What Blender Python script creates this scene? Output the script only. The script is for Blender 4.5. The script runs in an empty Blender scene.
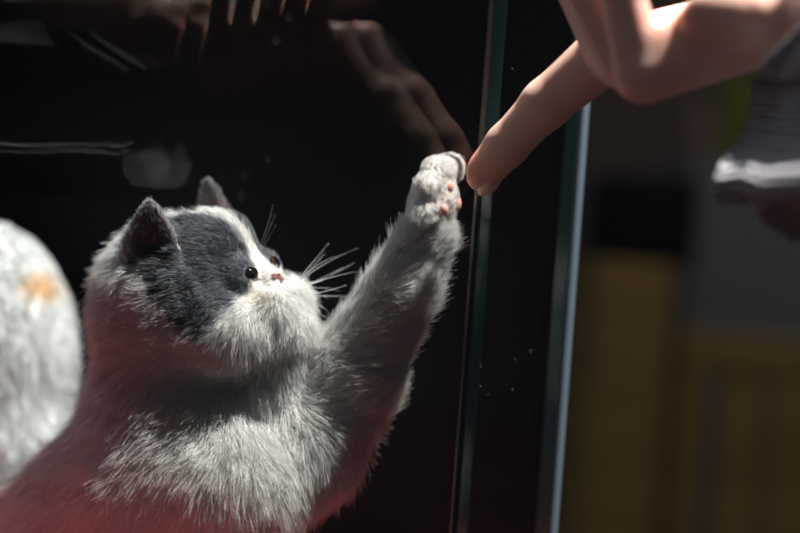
import bpy, math, random
import numpy as np
from mathutils import Vector, Matrix, kdtree

random.seed(7)
rng = np.random.default_rng(7)
SC = bpy.context.scene
COL = SC.collection

# ------------------------------------------------------------------ camera
ROLL = math.radians(4.3)
FPX = 85 / 36 * 800
cam_d = bpy.data.cameras.new('camera')
cam_d.lens = 85; cam_d.sensor_width = 36
cam_d.clip_start = 0.02; cam_d.clip_end = 50
cam_d.dof.use_dof = True
cam_d.dof.focus_distance = 0.815
cam_d.dof.aperture_fstop = 3.4
cam = bpy.data.objects.new('camera', cam_d); COL.objects.link(cam)
R_ = np.array([math.cos(ROLL), 0, math.sin(ROLL)])
U_ = np.array([-math.sin(ROLL), 0, math.cos(ROLL)])
F_ = np.array([0, 1.0, 0])
M = Matrix(((R_[0], U_[0], -F_[0], 0), (R_[1], U_[1], -F_[1], 0), (R_[2], U_[2], -F_[2], 0), (0, 0, 0, 1)))
cam.matrix_world = M
SC.camera = cam

def W(px, py, d):
    return R_ * ((px - 400) / FPX * d) + U_ * ((266.5 - py) / FPX * d) + F_ * d

# ------------------------------------------------------------------ world, lights, exposure
world = bpy.data.worlds.new('world'); SC.world = world
world.use_nodes = True
wn = world.node_tree.nodes['Background']
wn.inputs['Color'].default_value = (0.70, 0.82, 1.0, 1)
wn.inputs['Strength'].default_value = 0.036

def look_at(o, target):
    o.rotation_euler = (Vector(target) - o.location).to_track_quat('-Z', 'Y').to_euler()

key_d = bpy.data.lights.new('sunbeam_spot', 'SPOT')  # spot lamp added in place of the sunbeam, cone kept off the background
key_d.energy = 500; key_d.color = (1.0, 0.965, 0.92)
key_d.spot_size = math.radians(38); key_d.spot_blend = 0.35; key_d.shadow_soft_size = 0.022
key = bpy.data.objects.new('sunbeam_spot', key_d); COL.objects.link(key)
key.location = (0.48, 0.735, 1.36)
look_at(key, (-0.04, 0.86, -0.02))
# daylight from the shop front, high behind the case: cool rim on ears and glass edges
rim_d = bpy.data.lights.new('daylight', 'AREA')
rim_d.energy = 3.5; rim_d.color = (0.62, 0.80, 1.0); rim_d.size = 0.5
rim = bpy.data.objects.new('daylight', rim_d); COL.objects.link(rim)
rim.location = (-0.75, 1.25, 1.3)
look_at(rim, (-0.05, 0.85, 0.0))
# soft fill lamp added behind the camera to lift the shaded fur
fill_d = bpy.data.lights.new('fill_light', 'AREA')
fill_d.energy = 1.8; fill_d.color = (0.86, 0.93, 1.0); fill_d.size = 0.7
fill = bpy.data.objects.new('fill_light', fill_d); COL.objects.link(fill)
fill.location = (-0.75, -0.5, 0.9)
look_at(fill, (-0.05, 0.85, -0.02))
# dim warm lamp added overhead to brighten the objects behind
shop_d = bpy.data.lights.new('background_fill', 'AREA')
shop_d.energy = 3.3; shop_d.color = (1.0, 0.86, 0.70); shop_d.size = 0.8
shop = bpy.data.objects.new('background_fill', shop_d); COL.objects.link(shop)
shop.location = (0.7, 1.5, 1.5)
look_at(shop, (0.45, 2.3, -0.2))

SC.view_settings.view_transform = 'Standard'
SC.view_settings.look = 'None'
SC.view_settings.gamma = 1
SC.view_settings.use_curve_mapping = False
SC.view_settings.exposure = 0.0

# ------------------------------------------------------------------ materials
def mat(name, col, rough=0.6, spec=0.5, metal=0.0, **kw):
    m = bpy.data.materials.new(name); m.use_nodes = True
    b = m.node_tree.nodes['Principled BSDF']
    b.inputs['Base Color'].default_value = (*col, 1)
    b.inputs['Roughness'].default_value = rough
    b.inputs['Specular IOR Level'].default_value = spec
    b.inputs['Metallic'].default_value = metal
    for k, v in kw.items():
        b.inputs[k].default_value = v
    return m

def noisy(name, c1, c2, scale, rough=0.7, bump=0.0, spec=0.3, stretch=(1, 1, 1), detail=5):
    m = mat(name, c1, rough, spec)
    nt = m.node_tree; N = nt.nodes; b = N['Principled BSDF']
    tc = N.new('ShaderNodeTexCoord'); mp = N.new('ShaderNodeMapping'); mp.inputs['Scale'].default_value = stretch
    no = N.new('ShaderNodeTexNoise'); no.inputs['Scale'].default_value = scale; no.inputs['Detail'].default_value = detail
    rp = N.new('ShaderNodeValToRGB')
    rp.color_ramp.elements[0].position = 0.35; rp.color_ramp.elements[0].color = (*c1, 1)
    rp.color_ramp.elements[1].position = 0.65; rp.color_ramp.elements[1].color = (*c2, 1)
    L = nt.links.new
    L(tc.outputs['Object'], mp.inputs['Vector']); L(mp.outputs[0], no.inputs['Vector'])
    L(no.outputs['Fac'], rp.inputs['Fac']); L(rp.outputs[0], b.inputs['Base Color'])
    if bump:
        bp = N.new('ShaderNodeBump'); bp.inputs['Strength'].default_value = bump; bp.inputs['Distance'].default_value = 0.002
        L(no.outputs['Fac'], bp.inputs['Height']); L(bp.outputs[0], b.inputs['Normal'])
    return m

def glass_mat(name, tint, dust=True, ior=1.5, boost=1.0):
    """thin sheet glass: clear with Fresnel reflection and a few dust specks"""
    m = bpy.data.materials.new(name); m.use_nodes = True
    nt = m.node_tree; N = nt.nodes; N.clear(); L = nt.links.new
    out = N.new('ShaderNodeOutputMaterial')
    tr = N.new('ShaderNodeBsdfTransparent'); tr.inputs[0].default_value = (*tint, 1)
    gl = N.new('ShaderNodeBsdfGlossy'); gl.inputs['Roughness'].default_value = 0.0
    gl.inputs['Color'].default_value = (boost, boost, boost, 1)
    fr = N.new('ShaderNodeFresnel')
    ge = N.new('ShaderNodeNewGeometry'); ir = N.new('ShaderNodeMapRange')     # same reflectance from both sides of the sheet
    ir.inputs['To Min'].default_value = ior; ir.inputs['To Max'].default_value = 1 / ior
    L(ge.outputs['Backfacing'], ir.inputs['Value']); L(ir.outputs[0], fr.inputs['IOR'])
    mx = N.new('ShaderNodeMixShader')
    L(fr.outputs[0], mx.inputs[0]); L(tr.outputs[0], mx.inputs[1]); L(gl.outputs[0], mx.inputs[2])
    last = mx.outputs[0]
    if dust:
        tc = N.new('ShaderNodeTexCoord')
        vo = N.new('ShaderNodeTexVoronoi'); vo.inputs['Scale'].default_value = 260
        lt = N.new('ShaderNodeMath'); lt.operation = 'LESS_THAN'; lt.inputs[1].default_value = 0.10
        sep = N.new('ShaderNodeSeparateColor')
        gt = N.new('ShaderNodeMath'); gt.operation = 'GREATER_THAN'; gt.inputs[1].default_value = 0.86
        no = N.new('ShaderNodeTexNoise'); no.inputs['Scale'].default_value = 9
        g2 = N.new('ShaderNodeMath'); g2.operation = 'GREATER_THAN'; g2.inputs[1].default_value = 0.60
        m1 = N.new('ShaderNodeMath'); m1.operation = 'MULTIPLY'
        m2 = N.new('ShaderNodeMath'); m2.operation = 'MULTIPLY'
        m3 = N.new('ShaderNodeMath'); m3.operation = 'MULTIPLY'; m3.inputs[1].default_value = 0.16
        df = N.new('ShaderNodeBsdfDiffuse'); df.inputs[0].default_value = (.7, .7, .7, 1)
        mm = N.new('ShaderNodeMixShader')
        L(tc.outputs['Object'], vo.inputs['Vector']); L(tc.outputs['Object'], no.inputs['Vector'])
        L(vo.outputs['Distance'], lt.inputs[0]); L(vo.outputs['Color'], sep.inputs[0]); L(sep.outputs[0], gt.inputs[0])
        L(no.outputs['Fac'], g2.inputs[0])
        L(lt.outputs[0], m1.inputs[0]); L(gt.outputs[0], m1.inputs[1])
        L(m1.outputs[0], m2.inputs[0]); L(g2.outputs[0], m2.inputs[1]); L(m2.outputs[0], m3.inputs[0])
        L(m3.outputs[0], mm.inputs[0]); L(last, mm.inputs[1]); L(df.outputs[0], mm.inputs[2])
        last = mm.outputs[0]
    L(last, out.inputs['Surface'])
    return m

def attr_mat(name, attr, rough=0.8, sss=0.0, bump=0.0, bscale=400, spec=0.2):
    m = mat(name, (1, 1, 1), rough, spec)
    nt = m.node_tree; N = nt.nodes; b = N['Principled BSDF']
    a = N.new('ShaderNodeAttribute'); a.attribute_name = attr
    nt.links.new(a.outputs['Color'], b.inputs['Base Color'])
    if sss:
        b.inputs['Subsurface Weight'].default_value = 1.0
        b.inputs['Subsurface Radius'].default_value = (1.0, 0.35, 0.2)
        b.inputs['Subsurface Scale'].default_value = sss
    if bump:
        tc = N.new('ShaderNodeTexCoord')
        no = N.new('ShaderNodeTexNoise'); no.inputs['Scale'].default_value = bscale; no.inputs['Detail'].default_value = 4
        bp = N.new('ShaderNodeBump'); bp.inputs['Strength'].default_value = bump; bp.inputs['Distance'].default_value = 0.0006
        nt.links.new(tc.outputs['Object'], no.inputs['Vector'])
        nt.links.new(no.outputs['Fac'], bp.inputs['Height']); nt.links.new(bp.outputs[0], b.inputs['Normal'])
    return m

def fur_mat(name):
    m = bpy.data.materials.new(name); m.use_nodes = True
    nt = m.node_tree; N = nt.nodes; N.clear(); L = nt.links.new
    out = N.new('ShaderNodeOutputMaterial')
    a = N.new('ShaderNodeAttribute'); a.attribute_name = 'fcol'
    d = N.new('ShaderNodeBsdfDiffuse'); t = N.new('ShaderNodeBsdfTranslucent')
    g = N.new('ShaderNodeBsdfGlossy'); g.inputs['Roughness'].default_value = 0.45
    m1 = N.new('ShaderNodeMixShader'); m1.inputs[0].default_value = 0.38
    m2 = N.new('ShaderNodeMixShader'); m2.inputs[0].default_value = 0.05
    L(a.outputs['Color'], d.inputs[0]); L(a.outputs['Color'], t.inputs[0])
    L(d.outputs[0], m1.inputs[1]); L(t.outputs[0], m1.inputs[2])
    L(m1.outputs[0], m2.inputs[1]); L(g.outputs[0], m2.inputs[2])
    L(m2.outputs[0], out.inputs['Surface'])
    return m

# ------------------------------------------------------------------ object helpers
def link(name, data, parent=None):
    o = bpy.data.objects.new(name, data); COL.objects.link(o)
    if parent: o.parent = parent
    return o

def tag(o, label=None, cat=None, group=None, kind=None):
    if label: o['label'] = label
    if cat: o['category'] = cat
    if group: o['group'] = group
    if kind: o['kind'] = kind
    return o

def empty(name, loc=(0, 0, 0)):
    o = bpy.data.objects.new(name, None); COL.objects.link(o); o.location = loc
    o.empty_display_size = 0.02
    return o

def place(o, loc):
    """shift the mesh so that its origin stands at loc (world coordinates of the vertices unchanged)"""
    return o

def mesh_np(name, V, Fc, m, parent=None, smooth=True):
    """V world coordinates; faces list/array"""
    V = np.asarray(V, dtype=float)
    if parent is not None:
        V = V - np.array(parent_world(parent))
    me = bpy.data.meshes.new(name)
    me.from_pydata([tuple(v) for v in V], [], [tuple(int(i) for i in f) for f in Fc])
    me.update()
    if smooth: me.polygons.foreach_set('use_smooth', [True] * len(me.polygons))
    if m: me.materials.append(m)
    return link(name, me, parent)

def parent_world(p):
    v = Vector((0, 0, 0))
    while p:
        v = v + p.location; p = p.parent
    return v

class MB:
    """collects boxes / cylinders / lathes into one mesh"""
    def __init__(s): s.V = []; s.F = []
    def add(s, V, F):
        b = len(s.V); s.V += [tuple(v) for v in V]; s.F += [tuple(i + b for i in f) for f in F]; return s
    def box(s, o, ax, ay, az, bev=0.0):
        """o corner; ax, ay, az edge vectors"""
        o, ax, ay, az = (np.array(q, float) for q in (o, ax, ay, az))
        if bev <= 0:
            V = [o + ax * i + ay * j + az * k for i in (0, 1) for j in (0, 1) for k in (0, 1)]
            F = [(0, 1, 3, 2), (4, 6, 7, 5), (0, 4, 5, 1), (2, 3, 7, 6), (0, 2, 6, 4), (1, 5, 7, 3)]
            return s.add(V, F)
        la, lb, lc = (np.linalg.norm(q) for q in (ax, ay, az))
        ux, uy, uz = ax / la, ay / lb, az / lc
        V = []; idx = {}
        for i in (0, 1):
            for j in (0, 1):
                for k in (0, 1):
                    for t in range(3):
                        p = [bev if i == 0 else la - bev, bev if j == 0 else lb - bev, bev if k == 0 else lc - bev]
                        p[t] = (0, (la, lb, lc)[t])[(i, j, k)[t]]
                        idx[i, j, k, t] = len(V)
                        V.append(o + ux * p[0] + uy * p[1] + uz * p[2])
        F = []
        for t in range(3):
            a, b = [q for q in range(3) if q != t]
            for v in (0, 1):
                q = []
                for (p_, r_) in ((0, 0), (1, 0), (1, 1), (0, 1)):
                    c = [0, 0, 0]; c[t] = v; c[a] = p_; c[b] = r_
                    q.append(idx[c[0], c[1], c[2], t])
                F.append(tuple(q))
        for t in range(3):  # edges along t
            a, b = [q for q in range(3) if q != t]
            for p_ in (0, 1):
                for r_ in (0, 1):
                    c0 = [0, 0, 0]; c0[a] = p_; c0[b] = r_; c1 = list(c0); c1[t] = 1
                    F.append((idx[(*c0, a)], idx[(*c1, a)], idx[(*c1, b)], idx[(*c0, b)]))
        for i in (0, 1):
            for j in (0, 1):
                for k in (0, 1):
                    F.append((idx[i, j, k, 0], idx[i, j, k, 1], idx[i, j, k, 2]))
        return s.add(V, F)
    def tube(s, pts, rad, n=12, cap=True):
        pts = [np.array(p, float) for p in pts]
        rad = rad if isinstance(rad, (list, tuple)) else [rad] * len(pts)
        base = len(s.V); up = np.array((0.123, 0.2, 0.97))
        for i, p in enumerate(pts):
            t = pts[min(i + 1, len(pts) - 1)] - pts[max(i - 1, 0)]; t /= np.linalg.norm(t)
            a = np.cross(t, up); a /= np.linalg.norm(a); b = np.cross(a, t)
            for j in range(n):
                th = 2 * math.pi * j / n
                s.V.append(tuple(p + rad[i] * (a * math.cos(th) + b * math.sin(th))))
        for i in range(len(pts) - 1):
            for j in range(n):
                k = (j + 1) % n
                s.F.append((base + i * n + j, base + i * n + k, base + (i + 1) * n + k, base + (i + 1) * n + j))
        if cap:
            s.F.append(tuple(base + j for j in reversed(range(n))))
            s.F.append(tuple(base + (len(pts) - 1) * n + j for j in range(n)))
        return s
    def lathe(s, c, prof, n=32):
        base = len(s.V); c = np.array(c, float)
        for r, z in prof:
            for j in range(n):
                th = 2 * math.pi * j / n
                s.V.append((c[0] + r * math.cos(th), c[1] + r * math.sin(th), c[2] + z))
        for i in range(len(prof) - 1):
            for j in range(n):
                k = (j + 1) % n
                s.F.append((base + i * n + j, base + i * n + k, base + (i + 1) * n + k, base + (i + 1) * n + j))
        s.F.append(tuple(base + j for j in reversed(range(n))))
        s.F.append(tuple(base + (len(prof) - 1) * n + j for j in range(n)))
        return s
    def build(s, name, m, parent=None, smooth=False):
        o = mesh_np(name, s.V, s.F, m, parent, smooth)
        import bmesh
        bm = bmesh.new(); bm.from_mesh(o.data); bmesh.ops.recalc_face_normals(bm, faces=bm.faces); bm.to_mesh(o.data); bm.free()
        return o

# ------------------------------------------------------------------ SDF modelling: one continuous surface per body
def sd_cone(P, a, b, ra, rb):
    a = np.asarray(a, float); b = np.asarray(b, float)
    ba = b - a; h = np.clip(((P - a) @ ba) / (ba @ ba), 0, 1)
    return np.linalg.norm(P - a - h[..., None] * ba, axis=-1) - (ra + (rb - ra) * h)

def sd_ell(P, c, r, Bm=None):
    q = P - np.asarray(c, float)
    if Bm is not None: q = q @ np.asarray(Bm).T        # rows of Bm are the axes
    r = np.asarray(r, float)
    k0 = np.linalg.norm(q / r, axis=-1); k1 = np.linalg.norm(q / (r * r), axis=-1)
    return k0 * (k0 - 1) / np.maximum(k1, 1e-9)

def smin(a, b, k):
    h = np.clip(0.5 + 0.5 * (b - a) / k, 0, 1)
    return b + (a - b) * h - k * h * (1 - h)

def smax(a, b, k): return -smin(-a, -b, k)

def surface(fn, lo, hi, vox):
    """surface nets on a regular grid"""
    lo = np.asarray(lo, float); hi = np.asarray(hi, float)
    n = np.ceil((hi - lo) / vox).astype(int) + 1
    ax = [lo[i] + np.arange(n[i]) * vox for i in range(3)]
    D = np.empty(n, dtype=np.float32)
    YZ = np.stack(np.meshgrid(ax[1], ax[2], indexing='ij'), -1)
    CH = 12
    for i0 in range(0, n[0], CH):
        xs = ax[0][i0:i0 + CH]
        P = np.empty((len(xs), n[1], n[2], 3))
        P[..., 0] = xs[:, None, None]; P[..., 1:] = YZ[None]
        D[i0:i0 + CH] = fn(P)
    ins = D < 0
    c = np.zeros(tuple(n - 1), dtype=np.int8)
    for i in (0, 1):
        for j in (0, 1):
            for k in (0, 1):
                c += ins[i:n[0] - 1 + i, j:n[1] - 1 + j, k:n[2] - 1 + k]
    act = (c > 0) & (c < 8)
    cells = np.argwhere(act)
    idx = -np.ones(tuple(n - 1), dtype=np.int64); idx[act] = np.arange(len(cells))
    acc = np.zeros((len(cells), 3)); cnt = np.zeros(len(cells))
    cor = [(i, j, k) for i in (0, 1) for j in (0, 1) for k in (0, 1)]
    for a in cor:
        for t in range(3):
            if a[t]: continue
            b = list(a); b[t] = 1
            da = D[cells[:, 0] + a[0], cells[:, 1] + a[1], cells[:, 2] + a[2]]
            db = D[cells[:, 0] + b[0], cells[:, 1] + b[1], cells[:, 2] + b[2]]
            x = (da < 0) != (db < 0)
            tt = np.where(x, da / np.where(x, da - db, 1), 0)
            p = np.tile(np.array(a, float), (len(cells), 1)); p[:, t] = tt
            acc[x] += p[x]; cnt[x] += 1
    V = lo + (cells + acc / cnt[:, None]) * vox
    Fs = []
    for t in range(3):
        u, v = [(1, 2), (2, 0), (0, 1)][t]
        sl0 = [slice(None)] * 3; sl1 = [slice(None)] * 3
        sl0[t] = slice(0, n[t] - 1); sl1[t] = slice(1, n[t])
        e = ins[tuple(sl0)] != ins[tuple(sl1)]
        ed = np.argwhere(e)
        ok = (ed[:, u] > 0) & (ed[:, v] > 0) & (ed[:, u] < n[u] - 1) & (ed[:, v] < n[v] - 1)
        ed = ed[ok]
        s0 = ins[ed[:, 0], ed[:, 1], ed[:, 2]]
        q = []
        for du, dv in ((-1, -1), (0, -1), (0, 0), (-1, 0)):
            cc = ed.copy(); cc[:, u] += du; cc[:, v] += dv
            q.append(idx[cc[:, 0], cc[:, 1], cc[:, 2]])
        q = np.stack(q, 1)
        q[~s0] = q[~s0][:, ::-1]
        Fs.append(q)
    return V, np.concatenate(Fs)

def vnormals(V, Fc):
    a, b, c, d = (V[Fc[:, i]] for i in range(4))
    fn = np.cross(c - a, d - b)
    N = np.zeros_like(V)
    for i in range(4): np.add.at(N, Fc[:, i], fn)
    return N / np.maximum(np.linalg.norm(N, axis=1, keepdims=True), 1e-12)

def snoise(P, scale, seed=0, oct=3):
    """cheap smooth pseudo-noise, about -1..1"""
    r = np.random.default_rng(seed); out = np.zeros(P.shape[:-1])
    for o in range(oct):
        for _ in range(4):
            k = r.normal(size=3) * scale * (1.9 ** o); ph = r.uniform(0, 6.28)
            out += np.sin(P @ k + ph) / (1.6 ** o)
    return out / 5.0

def set_color(me, name, C):
    at = me.attributes.new(name, 'FLOAT_COLOR', 'POINT')
    A = np.ones((len(C), 4), dtype=np.float32); A[:, :3] = C
    at.data.foreach_set('color', A.ravel())

def unit(v): return v / np.maximum(np.linalg.norm(v, axis=-1, keepdims=True), 1e-9)

def make_fur(name, V, Fc, n, style, m, parent, npts=6, r0=0.00011, seed=1, clump=0.5, clump_n=14, weight=None):
    """style(P, N) -> color(n,3), length(n), flow(n,3), lift(n) (0 flat .. 1 upright), keep(n)"""
    r = np.random.default_rng(seed)
    T = np.concatenate([Fc[:, [0, 1, 2]], Fc[:, [0, 2, 3]]])
    VN = vnormals(V, Fc)
    A = np.linalg.norm(np.cross(V[T[:, 1]] - V[T[:, 0]], V[T[:, 2]] - V[T[:, 0]]), axis=1)
    if weight is not None: A = A * weight(V[T].mean(1), unit(VN[T].mean(1)))
    pick = r.choice(len(T), size=n, p=A / A.sum())
    u = r.uniform(size=n); v = r.uniform(size=n); s = u + v > 1; u[s] = 1 - u[s]; v[s] = 1 - v[s]
    w = 1 - u - v; t = T[pick]
    P = V[t[:, 0]] * w[:, None] + V[t[:, 1]] * u[:, None] + V[t[:, 2]] * v[:, None]
    N = unit(VN[t[:, 0]] * w[:, None] + VN[t[:, 1]] * u[:, None] + VN[t[:, 2]] * v[:, None])
    C, Ln, Fl, Li, keep = style(P, N)
    P, N, C, Ln, Fl, Li = (q[keep] for q in (P, N, C, Ln, Fl, Li)); n = len(P)
    Fl = Fl + 0.35 * r.normal(size=Fl.shape) * 0.6
    Fl = unit(Fl - N * np.sum(Fl * N, 1, keepdims=True))
    Ln = Ln * r.uniform(0.65, 1.15, size=n)
    D = unit(N * Li[:, None] + Fl * (1 - Li[:, None]))
    tt = np.linspace(0, 1, npts)
    # strand: leaves the skin fairly upright and bends into the flow
    bend = unit(D + Fl * 0.55)
    S = np.empty((n, npts, 3))
    for i, q in enumerate(tt):
        S[:, i] = P + (D * (q - 0.5 * q * q)[None] if False else D * (q * (1 - 0.5 * q)) + bend * (0.5 * q * q)) * Ln[:, None]
    S -= (N * 0.0006)[:, None, :]
    if clump > 0:
        nc = max(1, n // clump_n); ci = r.choice(n, size=nc, replace=False)
        kd = kdtree.KDTree(nc)
        for k in range(nc): kd.insert(P[ci[k]], k)
        kd.balance()
        near = np.array([kd.find(p)[1] for p in P])
        c = ci[near]
        for i, q in enumerate(tt):
            S[:, i] += (S[c, i] - S[:, i]) * (clump * q ** 1.3)
    S += r.normal(size=(n, npts, 3)) * (0.00018 * tt[None, :, None])
    cu = bpy.data.hair_curves.new(name)
    cu.add_curves([npts] * n)
    S = S - np.array(parent_world(parent))
    cu.attributes['position'].data.foreach_set('vector', S.astype(np.float32).ravel())
    ra = cu.attributes.get('radius') or cu.attributes.new('radius', 'FLOAT', 'POINT')
    rr = (r0 * (1 - 0.75 * tt ** 1.5))[None, :] * r.uniform(0.7, 1.2, size=n)[:, None]
    ra.data.foreach_set('value', rr.astype(np.float32).ravel())
    fc = cu.attributes.new('fcol', 'FLOAT_COLOR', 'CURVE')
    A4 = np.ones((n, 4), dtype=np.float32); A4[:, :3] = C
    fc.data.foreach_set('color', A4.ravel())
    cu.materials.append(m)
    return link(name, cu, parent)

def pump(p, c, r):  # smooth step down from 1 inside c to 0 at c+r
    return np.clip(1 - (p - c) / r, 0, 1)

# ================================================================== THE PLACE
FLOOR_Z = -1.12
TH = math.radians(35)
n2 = np.array([math.cos(TH), -math.sin(TH), 0.0])      # outward normal of the front glass
u2 = np.array([math.sin(TH), math.cos(TH), 0.0])       # along the glass, away from the camera
T0 = np.array([0.0283, 0.8200, 0.0])                   # a point of the outer face, under the finger tip
GT = 0.007
up = np.array([0, 0, 1.0])

def along(px, s_off=0.0):
    """distance along the glass (from T0) at which a vertical line shows at this column, mid height"""
    k = (px - 400) / FPX
    return (k * T0[1] - T0[0]) / (u2[0] - k * u2[1])

S1 = along(486)
S2 = along(573)
E1 = T0 + u2 * S1
E2 = T0 + u2 * S2
DEP = 0.50
CASE_LO, CASE_HI = -0.235, 0.42

# room shell
floor_m = noisy('shop floor', (0.10, 0.095, 0.09), (0.13, 0.12, 0.115), 6, 0.5)
wall_m = noisy('shop wall', (0.17, 0.13, 0.115), (0.19, 0.145, 0.13), 3, 0.8)
fl = MB().box((-1.6, -1.2, FLOOR_Z - 0.05), (4.2, 0, 0), (0, 4.9, 0), (0, 0, 0.05)).build('floor', floor_m); fl['kind'] = 'structure'
wb = MB().box((-1.6, 3.7, FLOOR_Z - 0.05), (4.2, 0, 0), (0, 0.1, 0), (0, 0, 2.9)).build('wall_back', wall_m); wb['kind'] = 'structure'
bb = MB().box((-1.6, 3.68, FLOOR_Z), (4.2, 0, 0), (0, 0.02, 0), (0, 0, 0.1)).build('baseboard_back', mat('baseboard paint', (0.05, 0.05, 0.05))); bb['kind'] = 'structure'

# ------------------------------------------------------------------ the glass display case
glass = glass_mat('sheet glass', (0.955, 0.965, 0.96), boost=0.34)
edge_m = mat('polished glass edge', (0.035, 0.085, 0.09), 0.15, 0.8)
black_m = mat('black laminate', (0.009, 0.0092, 0.011), 0.6, 0.12)
corner_glint_m = mat('painted blue grey corner glint', (0.20, 0.27, 0.34), 0.35, 0.5, 0.6)
LEN = 0.66
case = empty('display_case', tuple(E1 - u2 * LEN / 2 - n2 * DEP / 2 + up * FLOOR_Z))
case.location.z = FLOOR_Z
tag(case, 'glass fronted black pet display case with the kittens inside', 'display case')
def sheet(name, a, b, m, parent, z0, z1):
    o = MB().box(a - n2 * GT + up * z0, b - a, n2 * GT, up * (z1 - z0)).build(name, m, parent)
    o.data.materials.append(edge_m)
    for p in o.data.polygons:
        if abs(np.dot(np.array(p.normal), n2)) < 0.7: p.material_index = 1
    return o
g1 = sheet('front_glass', E1 - u2 * LEN, E1, glass, case, CASE_LO, CASE_HI)
g2 = sheet('end_glass', E1 + u2 * 0.0012, E2 - u2 * 0.005, glass, case, CASE_LO, CASE_HI)
A = E1 - u2 * LEN
MB().box(E2 - n2 * DEP - u2 * 0.004 + up * CASE_LO, n2 * (DEP - 0.004), u2 * 0.012, up * (CASE_HI - CASE_LO)).build('side_panel', black_m, case)
MB().box(A - n2 * DEP + up * CASE_LO, E2 - A, -n2 * 0.012, up * (CASE_HI - CASE_LO)).build('back_panel', black_m, case)
MB().box(A - u2 * 0.012 - n2 * DEP + up * CASE_LO, n2 * DEP, u2 * 0.012, up * (CASE_HI - CASE_LO)).build('side_panel', black_m, case)
MB().box(A - n2 * (DEP + 0.012) - u2 * 0.012 + up * (CASE_LO - 0.02), E2 - A + u2 * 0.024, n2 * (DEP + 0.012), up * 0.02).build('floor_panel', black_m, case)
MB().box(A - n2 * (DEP) - u2 * 0.012 + up * FLOOR_Z, E2 - A + u2 * 0.024, n2 * (DEP + 0.006), up * (CASE_LO - 0.02 - FLOOR_Z), 0.004).build('base_cabinet', black_m, case)
# slim corner trim; its blue colour stands for window light reflected on the edge
MB().box(E2 - u2 * 0.004 - n2 * 0.004 + up * CASE_LO, u2 * 0.0045, n2 * 0.0065, up * (CASE_HI - CASE_LO), 0.0012).build('corner_strip', corner_glint_m, case)

MB().box(E1 - u2 * 0.0022 - n2 * (GT + 0.0006) + up * CASE_LO, u2 * 0.0022, n2 * 0.0014, up * (CASE_HI - CASE_LO)).build('bevel_highlight', mat('painted bevel highlight', (0.13, 0.13, 0.13), 0.3, 0.5), case)  # pale strip paints in the highlight along the glass bevel
# ------------------------------------------------------------------ plush pet bed
red_m = noisy('red plush', (0.46, 0.085, 0.095), (0.60, 0.14, 0.15), 60, 0.95, 0.6, 0.1)
bc = np.array([-0.155, 0.905, CASE_LO])
bed = empty('pet_bed', tuple(bc)); tag(bed, 'round red plush pet bed under the kitten inside the case', 'pet bed')
nb, mb_ = 72, 20; V = []; Fc = []
for i in range(nb):
    a = 2 * math.pi * i / nb
    for j in range(mb_):
        b = 2 * math.pi * j / mb_
        rr = 0.040 * (1 + 0.05 * math.sin(9 * a) + 0.03 * math.sin(5 * a + 1 + b))
        rad = 0.142 + rr * math.cos(b)
        V.append((bc[0] + rad * math.cos(a), bc[1] + rad * math.sin(a), bc[2] + 0.046 + rr * 1.12 * math.sin(b)))
for i in range(nb):
    for j in range(mb_):
        Fc.append((i * mb_ + j, ((i + 1) % nb) * mb_ + j, ((i + 1) % nb) * mb_ + (j + 1) % mb_, i * mb_ + (j + 1) % mb_))
mesh_np('bolster', V, Fc, red_m, bed)
MB().lathe(bc, [(0.10, 0.002), (0.125, 0.008), (0.13, 0.025), (0.12, 0.038), (0.09, 0.042), (0.03, 0.040), (0.001, 0.039)], 48).build('cushion', red_m, bed, True)

# ================================================================== KITTEN
kk = 0.85 / FPX
def K(ix, iy, z): return W(ix, iy, 0.85 - z * kk)
HC = K(198, 302, 0); HS = 0.945
F3 = np.array([.80, .40, .449]); L3 = np.array([.388, .22, -.892]); U3 = np.cross(F3, L3)
F3 = F3 / np.linalg.norm(F3); L3 = L3 - F3 * (L3 @ F3); L3 /= np.linalg.norm(L3); U3 = np.cross(F3, L3)
def cw(v): return R_ * v[0] + U_ * v[1] - F_ * v[2]
HF, HL, HU = cw(F3), cw(L3), cw(U3)
HB = np.stack([HF, HL, HU])            # rows
def H(f, l, u): return HC + (HF * f + HL * l + HU * u) * kk * HS
def toH(P): return ((P - HC) @ HB.T) / (kk * HS)
PX = kk

floor_px = lambda z: 690
kit_prims = []
def kc(a, b, ra, rb, k=14):
    kit_prims.append(('c', K(*a), K(*b), ra * PX, rb * PX, k * PX))
def ke(c, r, k=14): kit_prims.append(('e', K(*c), np.array(r) * PX, k * PX))
# neck, chest, trunk
kc((178, 335, -5), (176, 430, -18), 72, 84, 20)
ke((222, 478, 8), (88, 95, 76), 20)
kc((182, 458, -12), (60, 590, -105), 94, 104, 24)
ke((300, 440, -8), (52, 62, 52), 24)
# raised left foreleg
kc((300, 450, -10), (350, 378, 0), 56, 45, 20)
kc((350, 378, 0), (402, 288, 22), 44, 31, 16)
kc((402, 288, 22), (428, 232, 26), 31, 24, 12)
kc((428, 232, 26), (436, 198, 28), 22, 22, 10)
# paw: toes spread against the glass
ke((432, 205, 30), (23, 24, 22), 8)
ke((447, 170, 12), (16, 20, 16), 9)
ke((437, 173, 34), (16, 21, 16), 9)
ke((428, 188, 48), (15, 19, 15), 9)
ke((424, 210, 52), (14, 16, 14), 9)
# right foreleg standing on the cushion
kc((140, 500, 30), (142, 590, 48), 44, 30, 34)
kc((138, 590, 52), (180, 675, 58), 30, 19, 12)
ke((192, 676, 60), (28, 17, 22), 8)
# haunches and hind feet
ke((80, 625, -25), (68, 66, 40), 16)
ke((50, 620, -165), (66, 66, 38), 16)
kc((110, 674, -15), (165, 680, 2), 20, 17, 10)
kc((100, 672, -175), (150, 678, -165), 20, 17, 10)
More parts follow.
